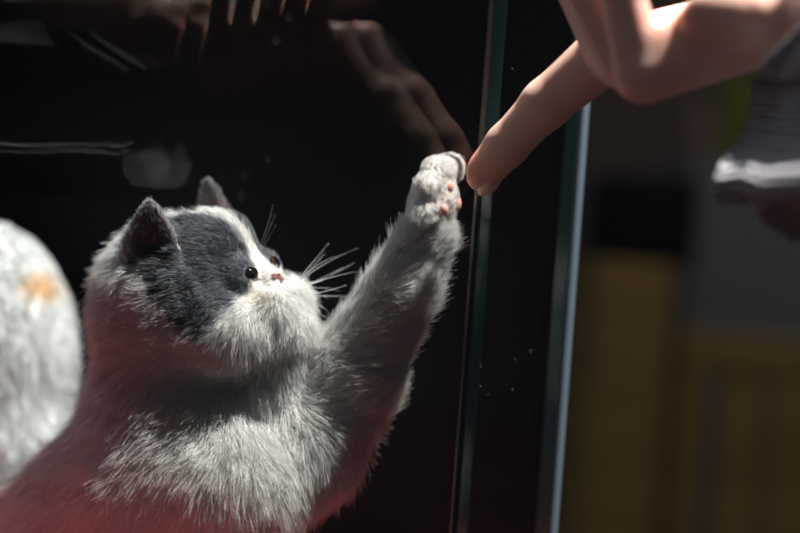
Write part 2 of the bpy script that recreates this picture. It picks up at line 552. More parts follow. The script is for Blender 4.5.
# tail lying round the cushion
kc((10, 655, -110), (-60, 672, -60), 18, 14, 10)
kc((-60, 672, -60), (-70, 676, 20), 14, 12, 8)
kc((-70, 676, 20), (-20, 678, 75), 12, 8, 8)

def ear(P, s):
    Q = toH(P)
    base = np.array([8, 66 * s, 44.0]); tip = np.array([44, 62 * s, 113.0])
    fdir = unit(np.array([0.36, 0.92 * s, -0.22]))
    wdir = unit(np.cross(tip - base, fdir)); 
    axis = unit(tip - base); fdir = np.cross(wdir, axis) * 1.0
    if fdir @ np.array([1, s, 0]) < 0: fdir = -fdir
    q = Q - base
    h = q @ axis; w = q @ wdir; d = q @ fdir
    Lh = np.linalg.norm(tip - base)
    t = np.clip(h / Lh, -0.35, 1)
    half = (34 if s > 0 else 31) * np.clip(1 - np.clip(t, 0, 1) ** 2.1, 0.002, 1) ** 0.75
    # curved sheet: cups forward at its rims
    cup = d - (np.abs(w) / 36) ** 2 * 18 + 10 * (1 - np.clip(t, 0, 1))
    sheet_ = np.abs(cup) - (5.0 - 2.0 * np.clip(t, 0, 1))
    side = np.abs(w) - half
    topd = h - Lh; bot = -h - 22
    dd = smax(smax(sheet_, side, 3), np.maximum(topd, bot), 3)
    return dd * PX * 0.8

PIN = None
def kitten_sdf(P):
    sh = P.shape[:-1]
    d = np.full(sh, 1.0)
    Q = toH(P)
    # head
    hd = sd_ell(Q, (-12, 0, 4), (93, 92, 91))
    hd = smin(hd, sd_ell(Q, (40, -44, -38), (47, 42, 40)), 22)
    hd = smin(hd, sd_ell(Q, (40, 44, -38), (47, 42, 40)), 22)
    for s in (-1, 1): hd = smin(hd, sd_ell(Q, (58, 26 * s, -48), (29, 26, 28)), 14)
    hd = smin(hd, sd_ell(Q, (50, 0, 34), (38, 46, 42)), 18)
    hd = smin(hd, sd_cone(Q, (70, 0, 4), (88, 0, -18), 19, 15), 12)
    hd = smin(hd, sd_ell(Q, (81, -18, -37), (24, 22, 19)), 11)
    hd = smin(hd, sd_ell(Q, (81, 18, -37), (24, 22, 19)), 11)
    hd = smin(hd, sd_ell(Q, (78, 0, -60), (24, 24, 20)), 12)
    hd = smin(hd, sd_cone(Q, (60, 0, -62), (20, 0, -110), 34, 45), 16)
    for s in (-1, 1): hd = smin(hd, sd_ell(Q, (72, 26.5 * s, 0), (20, 19, 19)), 10)
    # eye sockets
    for s in (-1, 1):
        hd = smax(hd, -sd_ell(Q, (99, 27 * s, 0), (10, 9, 6.5)), 5)
    hd = smax(hd, -sd_cone(Q, (110, 0, -28), (108, 0, -50), 2.0, 2.0), 4)
    d = hd * PX * HS
    for p in kit_prims:
        e = sd_cone(P, p[1], p[2], p[3], p[4]) if p[0] == 'c' else sd_ell(P, p[1], p[2], None)
        d = smin(d, e, p[-1])
    for s in (-1, 1):
        d = smin(d, ear(P, s), 6 * PX)
    # pressed flat against the inside of the glass
    pl = (P - T0) @ n2 + GT + 0.0012
    d = smax(d, pl, 0.001)
    return d

kV, kF = surface(kitten_sdf, (-0.30, 0.72, -0.215), (0.055, 1.02, 0.085), 0.0017)

GREY = np.array([0.105, 0.115, 0.135]); WHITE = np.array([0.86, 0.85, 0.84])
PINK = np.array([0.72, 0.36, 0.32])

def near_eye(Q):
    best = np.full(len(Q), 99.0)
    for s in (-1, 1):
        q = Q - np.array([95, 27 * s, 0.0])
        best = np.minimum(best, np.linalg.norm(q / np.array([13, 8.5, 6.0]), axis=1))
        q = Q - np.array([99, 22 * s, -8.0])       # inner corner
        best = np.minimum(best, np.linalg.norm(q / np.array([10, 6, 5.0]), axis=1))
    return best

def ear_coord(Q, s):
    base = np.array([8, 66 * s, 44.0]); tip = np.array([44, 62 * s, 113.0])
    axis = unit(tip - base); Lh = np.linalg.norm(tip - base)
    fdir = unit(np.array([0.36, 0.92 * s, -0.22])); wdir = unit(np.cross(axis, fdir)); fdir = np.cross(wdir, axis)
    if fdir @ np.array([1, s, 0]) < 0: fdir = -fdir
    q = Q - base; return (q @ axis) / Lh, q @ wdir, q @ fdir, fdir

def is_ear(Q, s):
    t, w, d, _ = ear_coord(Q, s)
    r = np.linalg.norm((Q - np.array([-12, 0, 2])) / np.array([93, 92, 84]), axis=1)
    return (r > 1.10) & (t > 0.12) & (t < 1.2) & (np.abs(w) < 44) & (Q[:, 1] * s > 20)

def grey_mask(P):
    Q = toH(P); f, l, u = Q[:, 0], Q[:, 1], Q[:, 2]
    nz = snoise(P, 260, 3) * 5
    bl = np.interp(u, [-20, 0, 20, 45, 70, 95], [12, 8, 6, 6, 6, 4])
    a = np.clip((np.abs(l) - bl + nz) / 6, 0, 1)
    lo = np.interp(f, [-40, 8, 20, 30, 50, 70, 92], [160, 120, 22, -20, -34, -26, -14])
    lo = np.where((u > 62) & (f > -8), 40, lo)
    b = np.clip((u - lo + nz * 1.3) / 9, 0, 1)
    r = np.linalg.norm(Q - np.array([-12, 0, 2]), axis=1)
    g = a * b * (r < 112)
    g = g * (np.linalg.norm(Q - np.array([100, 0, -38]), axis=1) > 44)
    for s in (-1, 1):
        g = np.where(is_ear(Q, s), 0.62, g)
    return g

def kit_color(P, N, rnd=None):
    g = grey_mask(P)[:, None]
    Q = toH(P)
    band = (0.75 + 0.5 * (snoise(P, 420, 9) * 0.5 + 0.5))[:, None]
    C = WHITE * (1 - g) + GREY * band * g
    # cream stain beside the mouth and under the eye
    st = np.clip(1 - np.linalg.norm((Q - np.array([92, -30, -26])) / np.array([22, 14, 12]), axis=1), 0, 1)[:, None]
    C = C * (1 - st * 0.35) + np.array([0.75, 0.60, 0.33]) * st * 0.35
    # toes are very slightly cream
    for s in (-1, 1):
        t, w, d, fd = ear_coord(Q, s)
        e = is_ear(Q, s)
        fw = HB.T @ fd
        inner = (N @ fw) > 0.15
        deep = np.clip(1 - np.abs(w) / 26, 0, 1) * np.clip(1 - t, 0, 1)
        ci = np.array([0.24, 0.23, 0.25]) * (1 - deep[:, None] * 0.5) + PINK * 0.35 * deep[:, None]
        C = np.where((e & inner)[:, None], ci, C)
        rim_ = e & (np.abs(w) > 31 * np.clip(1 - np.clip(t, 0, 1) ** 2.1, 0, 1) ** 0.75 - 6)
        C = np.where(rim_[:, None], np.array([0.42, 0.41, 0.43]), C)
        low = e & ~inner & (t < 0.75)
        C = np.where(low[:, None], np.array([0.60, 0.50, 0.47]), C)
    return C

def kit_skin(P, N):
    C = kit_color(P, N) * np.array([0.95, 0.86, 0.83])
    e = near_eye(toH(P))
    C = np.where((e < 1.12)[:, None], np.array([0.02, 0.016, 0.015]), C)
    Q = toH(P)
    ln = (np.abs(Q[:, 1]) < 2.5) & (Q[:, 0] > 98) & (Q[:, 2] < -24) & (Q[:, 2] > -54)
    C = np.where(ln[:, None], np.array([0.55, 0.30, 0.28]), C)
    return C

SEG = [('arm', K(300, 450, -10), K(350, 378, 0), 50), ('arm', K(350, 378, 0), K(402, 288, 22), 42), ('arm', K(402, 288, 22), K(436, 180, 28), 32)]
def kit_style(P, N):
    n = len(P); Q = toH(P); r = np.random.default_rng(5)
    C = kit_color(P, N)
    C = C * r.uniform(0.72, 1.14, size=(n, 1))
    tips = r.uniform(size=n) < 0.16
    g = grey_mask(P)
    C = np.where((tips & (g > 0.4))[:, None], C * 2.3 + 0.04, C)
    # head flow: away from the nose
    nose = np.array([108, 0, -14.0])
    hf = unit(Q - nose) @ HB
    dist = np.linalg.norm(Q - nose, axis=1)
    hr = np.linalg.norm(Q - np.array([-5, 0, -5]), axis=1)
    whead = np.clip((118 - hr) / 22, 0, 1)
    bodyflow = np.tile(unit(K(150, 560, -60) - K(230, 380, 10) + np.array([0, 0, -0.02])), (n, 1))
    chest = unit((P - K(235, 370, 0)) * np.array([0.8, 0.4, 1.0])) + np.array([0, 0, -0.35])
    wch = np.clip(1 - np.linalg.norm(P - K(240, 460, 60), axis=1) / (110 * PX), 0, 1)[:, None]
    bodyflow = bodyflow * (1 - wch) + chest * wch
    armd = np.full(n, 9.0); af = np.zeros((n, 3))
    for _, a, b, rr in SEG:
        ba = b - a; h = np.clip(((P - a) @ ba) / (ba @ ba), 0, 1)
        dd = np.linalg.norm(P - a - h[:, None] * ba, axis=1) - rr * PX
        m_ = dd < armd
        armd = np.where(m_, dd, armd); af = np.where(m_[:, None], unit(ba)[None], af)
    wa = np.clip(1 - armd / (14 * PX), 0, 1)
    wa = wa * np.clip((np.linalg.norm(P - K(290, 455, -10), axis=1) / PX - 40) / 50, 0, 1)
    flow = bodyflow * (1 - wa[:, None]) + (af * 0.8 + np.array([0.25, -0.2, -0.55]) * 0.75) * wa[:, None]
    flow = flow * (1 - whead[:, None]) + hf * whead[:, None]
    flow = unit(flow) + 0.30 * np.stack([snoise(P, 130, 20 + i) for i in range(3)], 1)
    Ln = np.full(n, 26.0) + 8 * wch[:, 0]
    Ln = Ln * (1 - wa) + 19 * wa
    paw = np.clip(1 - np.linalg.norm(P - K(434, 188, 28), axis=1) / (64 * PX), 0, 1)
    Ln = Ln * (1 - np.minimum(1, paw * 2.6)) + 7.5 * np.minimum(1, paw * 2.6)
    hl = np.interp(dist, [0, 25, 55, 100, 150, 210], [1.2, 3.5, 9, 14, 19, 25])
    Ln = Ln * (1 - whead) + hl * whead
    Li = np.full(n, 0.30) + 0.1 * snoise(P, 500, 40)
    for s in (-1, 1):
        e = is_ear(Q, s)
        t, w, d, fd = ear_coord(Q, s)
        fw = HB.T @ fd
        Ln = np.where(e, 7.0, Ln)
        axw = HB.T @ unit(np.array([24, 2 * s, 56.0]))
        flow = np.where(e[:, None], axw, flow)
        inner = e & ((N @ fw) > 0.2)
        Ln = np.where(inner, 8 + 5 * np.clip(1 - t, 0, 1), Ln)
    guard = (r.uniform(size=n) < 0.10) & (Ln > 9) & ((whead < 0.5) | (dist > 105))
    Ln = np.where(guard, Ln * (1.3 - 0.12 * whead), Ln); Li = np.where(guard, Li + 0.22, Li)
    Li = np.clip(Li, 0.12, 0.6)
    keep = (near_eye(Q) > 1.0)
    keep &= dist > 8
    keep &= ((P - T0) @ n2) < -GT - 0.0018                     # none through the glass
    # none over the pads
    return C, Ln * PX, flow, Li, keep

def kit_weight(P, N):
    """more hairs where the front of the animal is, fewer low down"""
    z = P[:, 2]
    w = np.where(z < -0.135, 0.12, 1.0)
    face = np.linalg.norm(P - HC, axis=1) < 125 * PX
    w = np.where(face, w * 1.9, w)
    back = (N[:, 1] > 0.55)
    return np.where(back, w * 0.6, w)

skin_kit = attr_mat('kitten skin', 'fcol', 0.8, spec=0.2)
furm = fur_mat('kitten fur')
kroot = empty('kitten', tuple(K(90, 690, -60)))
tag(kroot, 'white and grey kitten reaching one paw up to the glass', 'kitten')
kb = mesh_np('body', kV, kF, skin_kit, kroot)
set_color(kb.data, 'fcol', kit_skin(kV, vnormals(kV, kF)))
make_fur('fur', kV, kF, 420000, kit_style, furm, kroot, r0=0.00009, seed=3, clump=0.40, clump_n=9, weight=kit_weight)

# eyes
def eye_mat():
    m = mat('kitten eye', (0.02, 0.012, 0.01), 0.04, 0.9)
    nt = m.node_tree; N = nt.nodes; b = N['Principled BSDF']
    tc = N.new('ShaderNodeTexCoord'); sx = N.new('ShaderNodeSeparateXYZ'); rp = N.new('ShaderNodeValToRGB')
    mr = N.new('ShaderNodeMapRange'); mr.inputs['From Min'].default_value = 0.0; mr.inputs['From Max'].default_value = 6.5 * PX
    e = rp.color_ramp.elements
    e[0].position = 0.0; e[0].color = (0.06, 0.04, 0.035, 1)
    e[1].position = 1.0; e[1].color = (0.003, 0.003, 0.003, 1)
    for p, c in ((0.30, (0.03, 0.022, 0.02, 1)), (0.42, (0.03, 0.02, 0.012, 1)), (0.62, (0.035, 0.02, 0.012, 1)), (0.70, (0.004, 0.004, 0.004, 1))):
        q = e.new(p); q.color = c
    nt.links.new(tc.outputs['Object'], sx.inputs[0]); nt.links.new(sx.outputs[0], mr.inputs[0])
    nt.links.new(mr.outputs[0], rp.inputs[0]); nt.links.new(rp.outputs[0], b.inputs['Base Color'])
    b.inputs['Coat Weight'].default_value = 1.0; b.inputs['Coat Roughness'].default_value = 0.02
    return m
eyem = eye_mat()
def uv_sphere(r, nu=24, nv=16, sc=(1, 1, 1)):
    V = [(r * sc[0], 0, 0)]; Fs = []
    for i in range(1, nv):
        a = math.pi * i / nv
        for j in range(nu):
            b = 2 * math.pi * j / nu
            V.append((r * sc[0] * math.cos(a), r * sc[1] * math.sin(a) * math.cos(b), r * sc[2] * math.sin(a) * math.sin(b)))
    V.append((-r * sc[0], 0, 0)); L_ = len(V) - 1
    for j in range(nu): Fs.append((0, 1 + j, 1 + (j + 1) % nu))
    for i in range(nv - 2):
        for j in range(nu):
            a = 1 + i * nu + j; b = 1 + i * nu + (j + 1) % nu
            Fs.append((a, a + nu, b + nu, b))
    for j in range(nu): Fs.append((L_, 1 + (nv - 2) * nu + (j + 1) % nu, 1 + (nv - 2) * nu + j))
    return V, Fs
def part_sphere(name, centre, axes, r, sc, m, parent):
    V, Fs = uv_sphere(r, sc=sc)
    me = bpy.data.meshes.new(name); me.from_pydata(V, [], Fs); me.update()
    me.polygons.foreach_set('use_smooth', [True] * len(me.polygons)); me.materials.append(m)
    o = link(name, me, parent)
    B = Matrix([list(axes[0]), list(axes[1]), list(axes[2])]).transposed().to_4x4()
    B.translation = Vector(centre) - parent_world(parent)
    o.matrix_local = B
    return o
for s in (-1, 1):
    f = unit(HF + HL * 0.35 * s); l = unit(HL - f * (HL @ f)); u = np.cross(f, l)
    part_sphere('eye', H(87.5, 26.5 * s, 0), (f, l, u), 10.5 * PX, (0.62, 1, 0.8), eyem, kroot)
# nose: a small rounded triangular leather
nosem = mat('pink nose leather', (0.78, 0.42, 0.40), 0.45, 0.4)
def nose_sdf(P):
    Q = toH(P)
    d = smin(sd_ell(Q, (102, -4.2, -12), (5, 5, 3.4)), sd_ell(Q, (102, 4.2, -12), (5, 5, 3.4)), 3)
    d = smin(d, sd_ell(Q, (103, 0, -17), (4.2, 3.2, 5)), 3)
    for s in (-1, 1): d = smax(d, -sd_ell(Q, (106.5, 5.0 * s, -14), (3, 1.6, 1.3)), 0.8)
    return d * PX
hp = H(102, 0, -14)
nV, nF = surface(nose_sdf, hp - 0.007, hp + 0.007, 0.00035)
mesh_np('nose', nV, nF, nosem, kroot)
# paw pads, pressed to the glass side
padm = mat('pink paw pad', (0.80, 0.38, 0.32), 0.5, 0.4)
def pad(ix, iy, z, ru, rz, rt=5):
    c = K(ix, iy, z)
    part_sphere('paw_pad', c, (n2, u2, up), 1.0, (rt * PX, ru * PX, rz * PX), padm, kroot)
pad(455, 170, 24, 5.5, 7, 4); pad(449, 187, 44, 5.5, 6.5, 4); pad(444, 210, 58, 5, 6, 4); pad(461, 166, 4, 5.5, 7, 4); pad(455, 204, 34, 9, 9, 5)
pad(441, 240, 36, 5, 5, 7)

# whiskers and brow hairs
whm = mat('whisker', (0.9, 0.9, 0.9), 0.4, 0.5)
def whisker(p0, d0, sag, Lw, r=0.00013):
    mb2 = MB(); d0 = unit(np.array(d0)); pts = []; rad = []
    for i in range(9):
        t = i / 8
        pts.append(p0 + d0 * (Lw * t) + np.array(sag) * (Lw * t * t)); rad.append(r * (1 - 0.8 * t))
    mb2.tube(pts, rad, 5).build('whisker', whm, kroot, True)
for s in (-1, 1):
    for i in range(10 if s > 0 else 3):
        row = i // 4
        f0, l0, u0 = 101 - (i % 3) * 5, (24 + (i % 3) * 5) * s, -30 - row * 7
        d = HF * (0.85 - 0.22 * (i % 3) + random.uniform(-.08, .08)) + HL * s * (0.7 + 0.1 * (i % 3)) + HU * (0.28 - 0.30 * row + random.uniform(-.12, .12))
        whisker(H(f0, l0, u0), d, HU * random.uniform(-0.25, 0.12) + HF * -0.12, (72 + random.uniform(-22, 20)) * PX)
    for i in range(3):
        d = HF * 0.8 + HU * (0.45 + 0.15 * i) + HL * s * (0.15 + 0.1 * i)
        whisker(H(84 - 3 * i, (24 + 5 * i) * s, 18 + 2 * i), d, HU * -0.1 - HF * 0.25, (40 + 9 * i) * PX, 0.00007)

# ================================================================== SECOND CAT (further back, out of focus)
c2 = lambda ix, iy, z=0: W(ix, iy, 1.0 - z * 0.00053)
q2 = 0.00053
def cat2_sdf(P):
    d = sd_ell(P, c2(-22, 372, 0), np.array([98, 92, 142]) * q2)
    d = smin(d, sd_cone(P, c2(-30, 290, 0), c2(-120, 250, 20), 66 * q2, 52 * q2), 0.012)
    d = smin(d, sd_ell(P, c2(-170, 215, 30), np.array([78, 82, 70]) * q2), 0.008)          # head
    d = smin(d, sd_cone(P, c2(-225, 200, 60), c2(-238, 192, 72), 30 * q2, 22 * q2), 0.006)
    d = smin(d, sd_cone(P, c2(-150, 160, 62), c2(-146, 118, 66), 20 * q2, 4 * q2), 0.004)
    d = smin(d, sd_cone(P, c2(-165, 165, -20), c2(-165, 122, -26), 20 * q2, 4 * q2), 0.004)
    d = smin(d, sd_ell(P, c2(0, 470, 30), np.array([70, 60, 85]) * q2), 0.01)              # haunch
    d = smin(d, sd_ell(P, c2(0, 470, -60), np.array([62, 50, 80]) * q2), 0.01)
    for z in (45, -30):
        d = smin(d, sd_cone(P, c2(-105, 330, z), c2(-120, 560, z), 40 * q2, 22 * q2), 0.008)
        d = smin(d, sd_cone(P, c2(-120, 572, z), c2(-145, 578, z), 22 * q2, 18 * q2), 0.004)
    return d
aV, aF = surface(cat2_sdf, (-0.40, 0.86, -0.19), (-0.12, 1.10, 0.13), 0.003)
def c2_color(P, N=None):
    s = np.clip(1.35 - np.linalg.norm((P - c2(36, 282, 62)) / (np.array([17, 60, 15]) * q2), axis=1), 0, 1)[:, None]
    C = np.tile(np.array([0.56, 0.58, 0.58]), (len(P), 1)) * (0.93 + 0.07 * snoise(P, 160, 8))[:, None]
    return C * (1 - s) + np.array([0.52, 0.29, 0.08]) * s
def c2_style(P, N):
    n = len(P); r = np.random.default_rng(2)
    fl_ = np.tile(np.array([0.25, 0, -1.0]), (n, 1)) + 0.5 * np.stack([snoise(P, 200, 70 + i) for i in range(3)], 1)
    return c2_color(P) * r.uniform(.85, 1.08, (n, 1)), np.full(n, 0.009), fl_, np.full(n, .3), np.ones(n, bool)
root2 = empty('cat', tuple(c2(-40, 575, 0)))
tag(root2, 'white cat with a small ginger patch sitting behind the kitten, blurred', 'cat')
b2 = mesh_np('body', aV, aF, attr_mat('white cat skin', 'fcol'), root2)
set_color(b2.data, 'fcol', c2_color(aV))
make_fur('fur', aV, aF, 60000, c2_style, furm, root2, npts=4, r0=0.00022, seed=8, clump=0.4)

# ================================================================== PERSON: the hand and sleeve
hand_prims = []
mmr = 0.001
def hc(a, b, ra, rb, k=3.0): hand_prims.append(('c', W(*a), W(*b), ra * mmr, rb * mmr, k * mmr))
def he(c, r, k=4.0): hand_prims.append(('e', W(*c), np.array(r) * mmr, k * mmr))
# forearm, wrist, metacarpals
hc((1010, 30, .600), (900, 14, .665), 31, 27, 10)
hc((900, 14, .665), (812, 6, .722), 26, 21, 12)
hc((800, 14, .722), (644, 74, .722), 15.5, 11.5, 9)
hc((805, 14, .738), (628, 62, .742), 17, 11.5, 9)
hc((808, 14, .753), (616, 55, .763), 17, 11.5, 9)
hc((808, 12, .768), (612, 48, .782), 15, 11.5, 8)
he((742, 18, .712), (25, 16, 15), 7)             # heel of the hand below the little finger
he((655, 42, .722), (13, 10, 10), 5)             # pad at the finger roots
# little finger curls up and back
hc((642, 72, .722), (622, -12, .720), 10.5, 9.0, 3)
hc((622, -12, .720), (668, -44, .724), 8.6, 7.8, 2.5)
hc((668, -44, .724), (704, -20, .730), 7.6, 6.6, 2.5)
# ring
hc((620, 58, .742), (584, -20, .740), 11, 9.6, 3)
hc((584, -20, .740), (622, -72, .744), 9.2, 8.2, 2.5)
hc((622, -72, .744), (668, -58, .750), 8, 7, 2.5)
# middle
hc((612, 52, .763), (574, -26, .763), 11, 9.8, 3)
hc((574, -26, .763), (610, -80, .766), 9.4, 8.4, 2.5)
hc((610, -80, .766), (658, -64, .770), 8.2, 7.2, 2.5)
# index pointing to the glass
hc((612, 48, .786), (546, 104, .800), 12.6, 10.6, 4)
hc((546, 104, .800), (507, 145, .811), 10.4, 9.2, 3)
hc((507, 145, .811), (483, 173, .8170), 9.2, 8.2, 3)
# thumb on the far side, resting over the curled middle finger
hc((790, 6, .782), (710, -40, .804), 15, 12, 8)
hc((710, -45, .800), (658, -78, .800), 12, 10, 4)
hc((658, -78, .800), (632, -88, .794), 9.8, 8.2, 3)

def hand_sdf(P):
    d = np.full(P.shape[:-1], 1.0)
    for p in hand_prims:
        e = sd_cone(P, p[1], p[2], p[3], p[4]) if p[0] == 'c' else sd_ell(P, p[1], p[2])
        d = smin(d, e, p[-1])
    # hollow of the fist
    d = smax(d, -sd_ell(P, W(672, -16, .712), np.array([8.5, 12, 12]) * mmr), 0.003)
    # creases: palm / little finger root, wrist lines, finger joints
    cr = [((690, 62, .700), (672, 14, .700), 1.5), ((745, -10, .694), (762, 45, .694), 1.0), ((768, -10, .690), (783, 35, .690), 1.0)]
    for a, b, r in cr:
        d = smax(d, -sd_cone(P, W(*a), W(*b), r * mmr, r * mmr), 0.003)
    pl = -((P - T0) @ n2) + 0.0003                      # finger pad flattened on the glass
    return smax(d, pl, 0.001)
hlo = np.array([0.02, 0.575, 0.0]); hhi = np.array([0.235, 0.85, 0.17])
hV, hF = surface(hand_sdf, hlo, hhi, 0.0015)
def hand_col(V):
    base = np.array([0.60, 0.385, 0.32])
    C = np.tile(base, (len(V), 1))
    C = C * (1 + 0.06 * snoise(V, 120, 12))[:, None]
    tipd = np.linalg.norm(V - W(478, 176, .8175), axis=1)
    s = np.clip(1.2 - tipd / 0.016, 0, 1)[:, None]
    C = C * (1 - s) + np.array([0.76, 0.33, 0.24]) * s
    for (x, y, d_, r) in ((548, 104, .80, .012), (645, 90, .722, .014), (690, 40, .71, .02), (655, 20, .715, .014)):
        k = np.clip(1 - np.linalg.norm(V - W(x, y, d_), axis=1) / r, 0, 1)[:, None] * 0.5
        C = C * (1 - k) + np.array([0.72, 0.32, 0.25]) * k
    return C
proot = empty('person', tuple(W(900, 10, .66)))
tag(proot, 'person in a grey ribbed knit sleeve pressing a finger on the glass', 'person')
hb = mesh_np('body', hV, hF, attr_mat('skin', 'fcol', 0.42, sss=0.004, bump=0.18, bscale=900, spec=0.45), proot)
set_color(hb.data, 'fcol', hand_col(hV))
# index finger nail on the underside of the tip
nail_axis = unit(W(482, 174, .8175) - W(507, 147, .811))
nd = unit(R_ * 0.62 - U_ * 0.70 - F_ * 0.35); nd = unit(nd - nail_axis * (nd @ nail_axis)); ns = np.cross(nd, nail_axis)
nailm = mat('finger nail', (0.80, 0.50, 0.44), 0.22, 0.6)
part_sphere('fingernail', W(483, 174, .8172) + nd * 0.0057 + nail_axis * 0.0012, (nd, nail_axis, ns), 1.0, (0.0031, 0.0062, 0.0056), nailm, proot)

# sleeve: wide hanging ribbed knit tube
def sleeve_mat():
    m = mat('grey ribbed knit', (0.2, 0.2, 0.2), 0.92, 0.15)
    nt = m.node_tree; N = nt.nodes; b = N['Principled BSDF']; L = nt.links.new
    at = N.new('ShaderNodeAttribute'); at.attribute_name = 'uvw'
    wv = N.new('ShaderNodeTexWave'); wv.inputs['Scale'].default_value = 24; wv.inputs['Distortion'].default_value = 0.6
    wv.bands_direction = 'X'; wv.inputs['Detail'].default_value = 1
    no = N.new('ShaderNodeTexNoise'); no.inputs['Scale'].default_value = 60; no.inputs['Detail'].default_value = 6
    rp = N.new('ShaderNodeValToRGB')
    rp.color_ramp.elements[0].position = 0.15; rp.color_ramp.elements[0].color = (0.05, 0.045, 0.052, 1)
    rp.color_ramp.elements[1].position = 0.9; rp.color_ramp.elements[1].color = (0.42, 0.41, 0.44, 1)
    mx = N.new('ShaderNodeMath'); mx.operation = 'MULTIPLY_ADD'; mx.inputs[1].default_value = 0.55
    L(at.outputs['Vector'], wv.inputs['Vector']); L(at.outputs['Vector'], no.inputs['Vector'])
    L(wv.outputs['Fac'], mx.inputs[0])
    m2 = N.new('ShaderNodeMath'); m2.operation = 'MULTIPLY'; m2.inputs[1].default_value = 0.5
    L(no.outputs['Fac'], m2.inputs[0]); L(m2.outputs[0], mx.inputs[2])
    L(mx.outputs[0], rp.inputs['Fac']); L(rp.outputs[0], b.inputs['Base Color'])
    bp = N.new('ShaderNodeBump'); bp.inputs['Strength'].default_value = 0.9; bp.inputs['Distance'].default_value = 0.002
    L(mx.outputs[0], bp.inputs['Height']); L(bp.outputs[0], b.inputs['Normal'])
    return m
slm = sleeve_mat()
# centre line of the arm (px, py, depth) and radii (vertical, sideways) in metres
cl = [((858, 82, .703), .0550, .043), ((878, 84, .689), .0565, .045), ((915, 80, .666), .058, .046), ((960, 70, .625), .057, .048),
      ((1080, 60, .580), .058, .052), ((1300, 40, .520), .060, .056), ((1560, -10, .47), .064, .062), ((1750, -150, .45), .068, .068), ((1850, -420, .44), .075, .075), ((1880, -640, .44), .07, .08)]
pts = np.array([W(*c[0]) for c in cl]); rv = np.array([c[1] for c in cl]); rs = np.array([c[2] for c in cl])
# resample
arc = np.concatenate([[0], np.cumsum(np.linalg.norm(np.diff(pts, axis=0), axis=1))])
ss = np.concatenate([np.linspace(0, 0.06, 46), np.linspace(0.0625, arc[-1], 90)])
def smooth_interp(x, xp, fp):
    y = np.interp(x, xp, fp)
    return y
NT = 150
ctr = np.stack([np.interp(ss, arc, pts[:, i]) for i in range(3)], 1)
ker = np.ones(9) / 9
for i in range(3):
    pad_ = np.pad(ctr[:, i], 4, mode='edge'); sm = np.convolve(pad_, ker, 'valid'); wgt = np.clip(ss / 0.08, 0, 1); ctr[:, i] = ctr[:, i] * (1 - wgt) + sm * wgt
def ring(i, shrink=0.0):
    s = ss[i]; c = ctr[i]
    t = unit(ctr[min(i + 2, len(ss) - 1)] - ctr[max(i - 2, 0)])
    upv = unit(U_ - t * (t @ U_)) if abs(t @ U_) < 0.95 else unit(R_ * -1 - t * (t @ (-R_)))
    sd = np.cross(t, upv)
    a = np.interp(s, arc, rv); b = np.interp(s, arc, rs)
    th = np.linspace(0, 2 * math.pi, NT, endpoint=False)
    # folds running along the sleeve, strongest low on the camera side
    f = 1 + 0.012 * np.sin(9 * th + 18 * s) + 0.012 * np.sin(13 * th - 30 * s + 1) + 0.02 * np.sin(3 * th + 40 * s)
    def hump(deg, w): return np.exp(-((np.mod(th - math.radians(deg + 40 * s) + math.pi, 2 * math.pi) - math.pi) / w) ** 2)
    f = f + 0.26 * hump(-37, 0.16) - 0.12 * hump(-54, 0.05) + 0.03 * hump(-62, 0.08)
    f = f - 0.04 * hump(20, 0.3) - 0.15 * hump(-5, 0.24) - 0.05 * hump(30, 0.04) + 0.06 * hump(50, .2)
    f = f * (1 - 0.27 * np.clip(np.sin(th), 0, 1) ** 0.8 * math.exp(-s / 0.2))
    # soft hem roll at the opening
    hem = 0.0028 * math.exp(-((s - 0.006) / 0.005) ** 2) - 0.002 * math.exp(-((s - 0.016) / 0.004) ** 2)
    rib = 0.0006 * np.cos(NT / 2.5 * th * 0 + 75 * th)
    ca, sa = np.cos(th), np.sin(th)
    # mouth slants: the upper lip lies further back
    off = np.where(sa > 0, 0.044, 0.022) * sa * math.exp(-s / 0.05)
    rad_a = a * f + hem + rib - shrink; rad_b = b * f + hem + rib - shrink
    dg = np.degrees(np.mod(th + math.pi, 2 * math.pi) - math.pi)
    k = np.clip((-dg - 19.5) / 13, 0, 1) * np.clip((125 + dg) / 40, 0, 1); k = k * k * (3 - 2 * k)
    hang = 0.0155 * k * math.exp(-s / 0.16)          # the loose lower half swings forward
    off = off + (0.019 * k - 0.010 * np.exp(-((dg + 4) / 16) ** 2)) * math.exp(-s / 0.05)
    c = c + sd * hang[:, None]
    return c + upv * (rad_a * sa)[:, None] + sd * (rad_b * ca)[:, None] + t * off[:, None], th
V = []; UVW = []
for i in range(len(ss)):
    p, th = ring(i); V.append(p); UVW.append(np.stack([np.full(NT, 0) + th * 0.055 * 6, np.full(NT, ss[i]) * 6, np.zeros(NT)], 1))
inner_n = 50
for i in range(inner_n):
    p, th = ring(i, 0.0032); V.append(p); UVW.append(np.stack([th * 0.055 * 6, np.full(NT, ss[i]) * 6, np.ones(NT)], 1))
V = np.concatenate(V); UVW = np.concatenate(UVW); Fc = []
n_o = len(ss)
def quad(r1, r2, flip=False):
    for j in range(NT):
        k = (j + 1) % NT; q = (r1 * NT + j, r1 * NT + k, r2 * NT + k, r2 * NT + j)
        Fc.append(q[::-1] if flip else q)
for i in range(n_o - 1): quad(i, i + 1)
for i in range(inner_n - 1): quad(n_o + i, n_o + i + 1, True)
quad(0, n_o, True)
Fc.append(tuple(range((n_o - 1) * NT, n_o * NT)))
slv = mesh_np('sleeve', V, Fc, slm, proot)
import bmesh
bm = bmesh.new(); bm.from_mesh(slv.data); bmesh.ops.recalc_face_normals(bm, faces=bm.faces); bm.to_mesh(slv.data); bm.free()
at = slv.data.attributes.new('uvw', 'FLOAT_VECTOR', 'POINT'); at.data.foreach_set('vector', UVW.astype(np.float32).ravel())

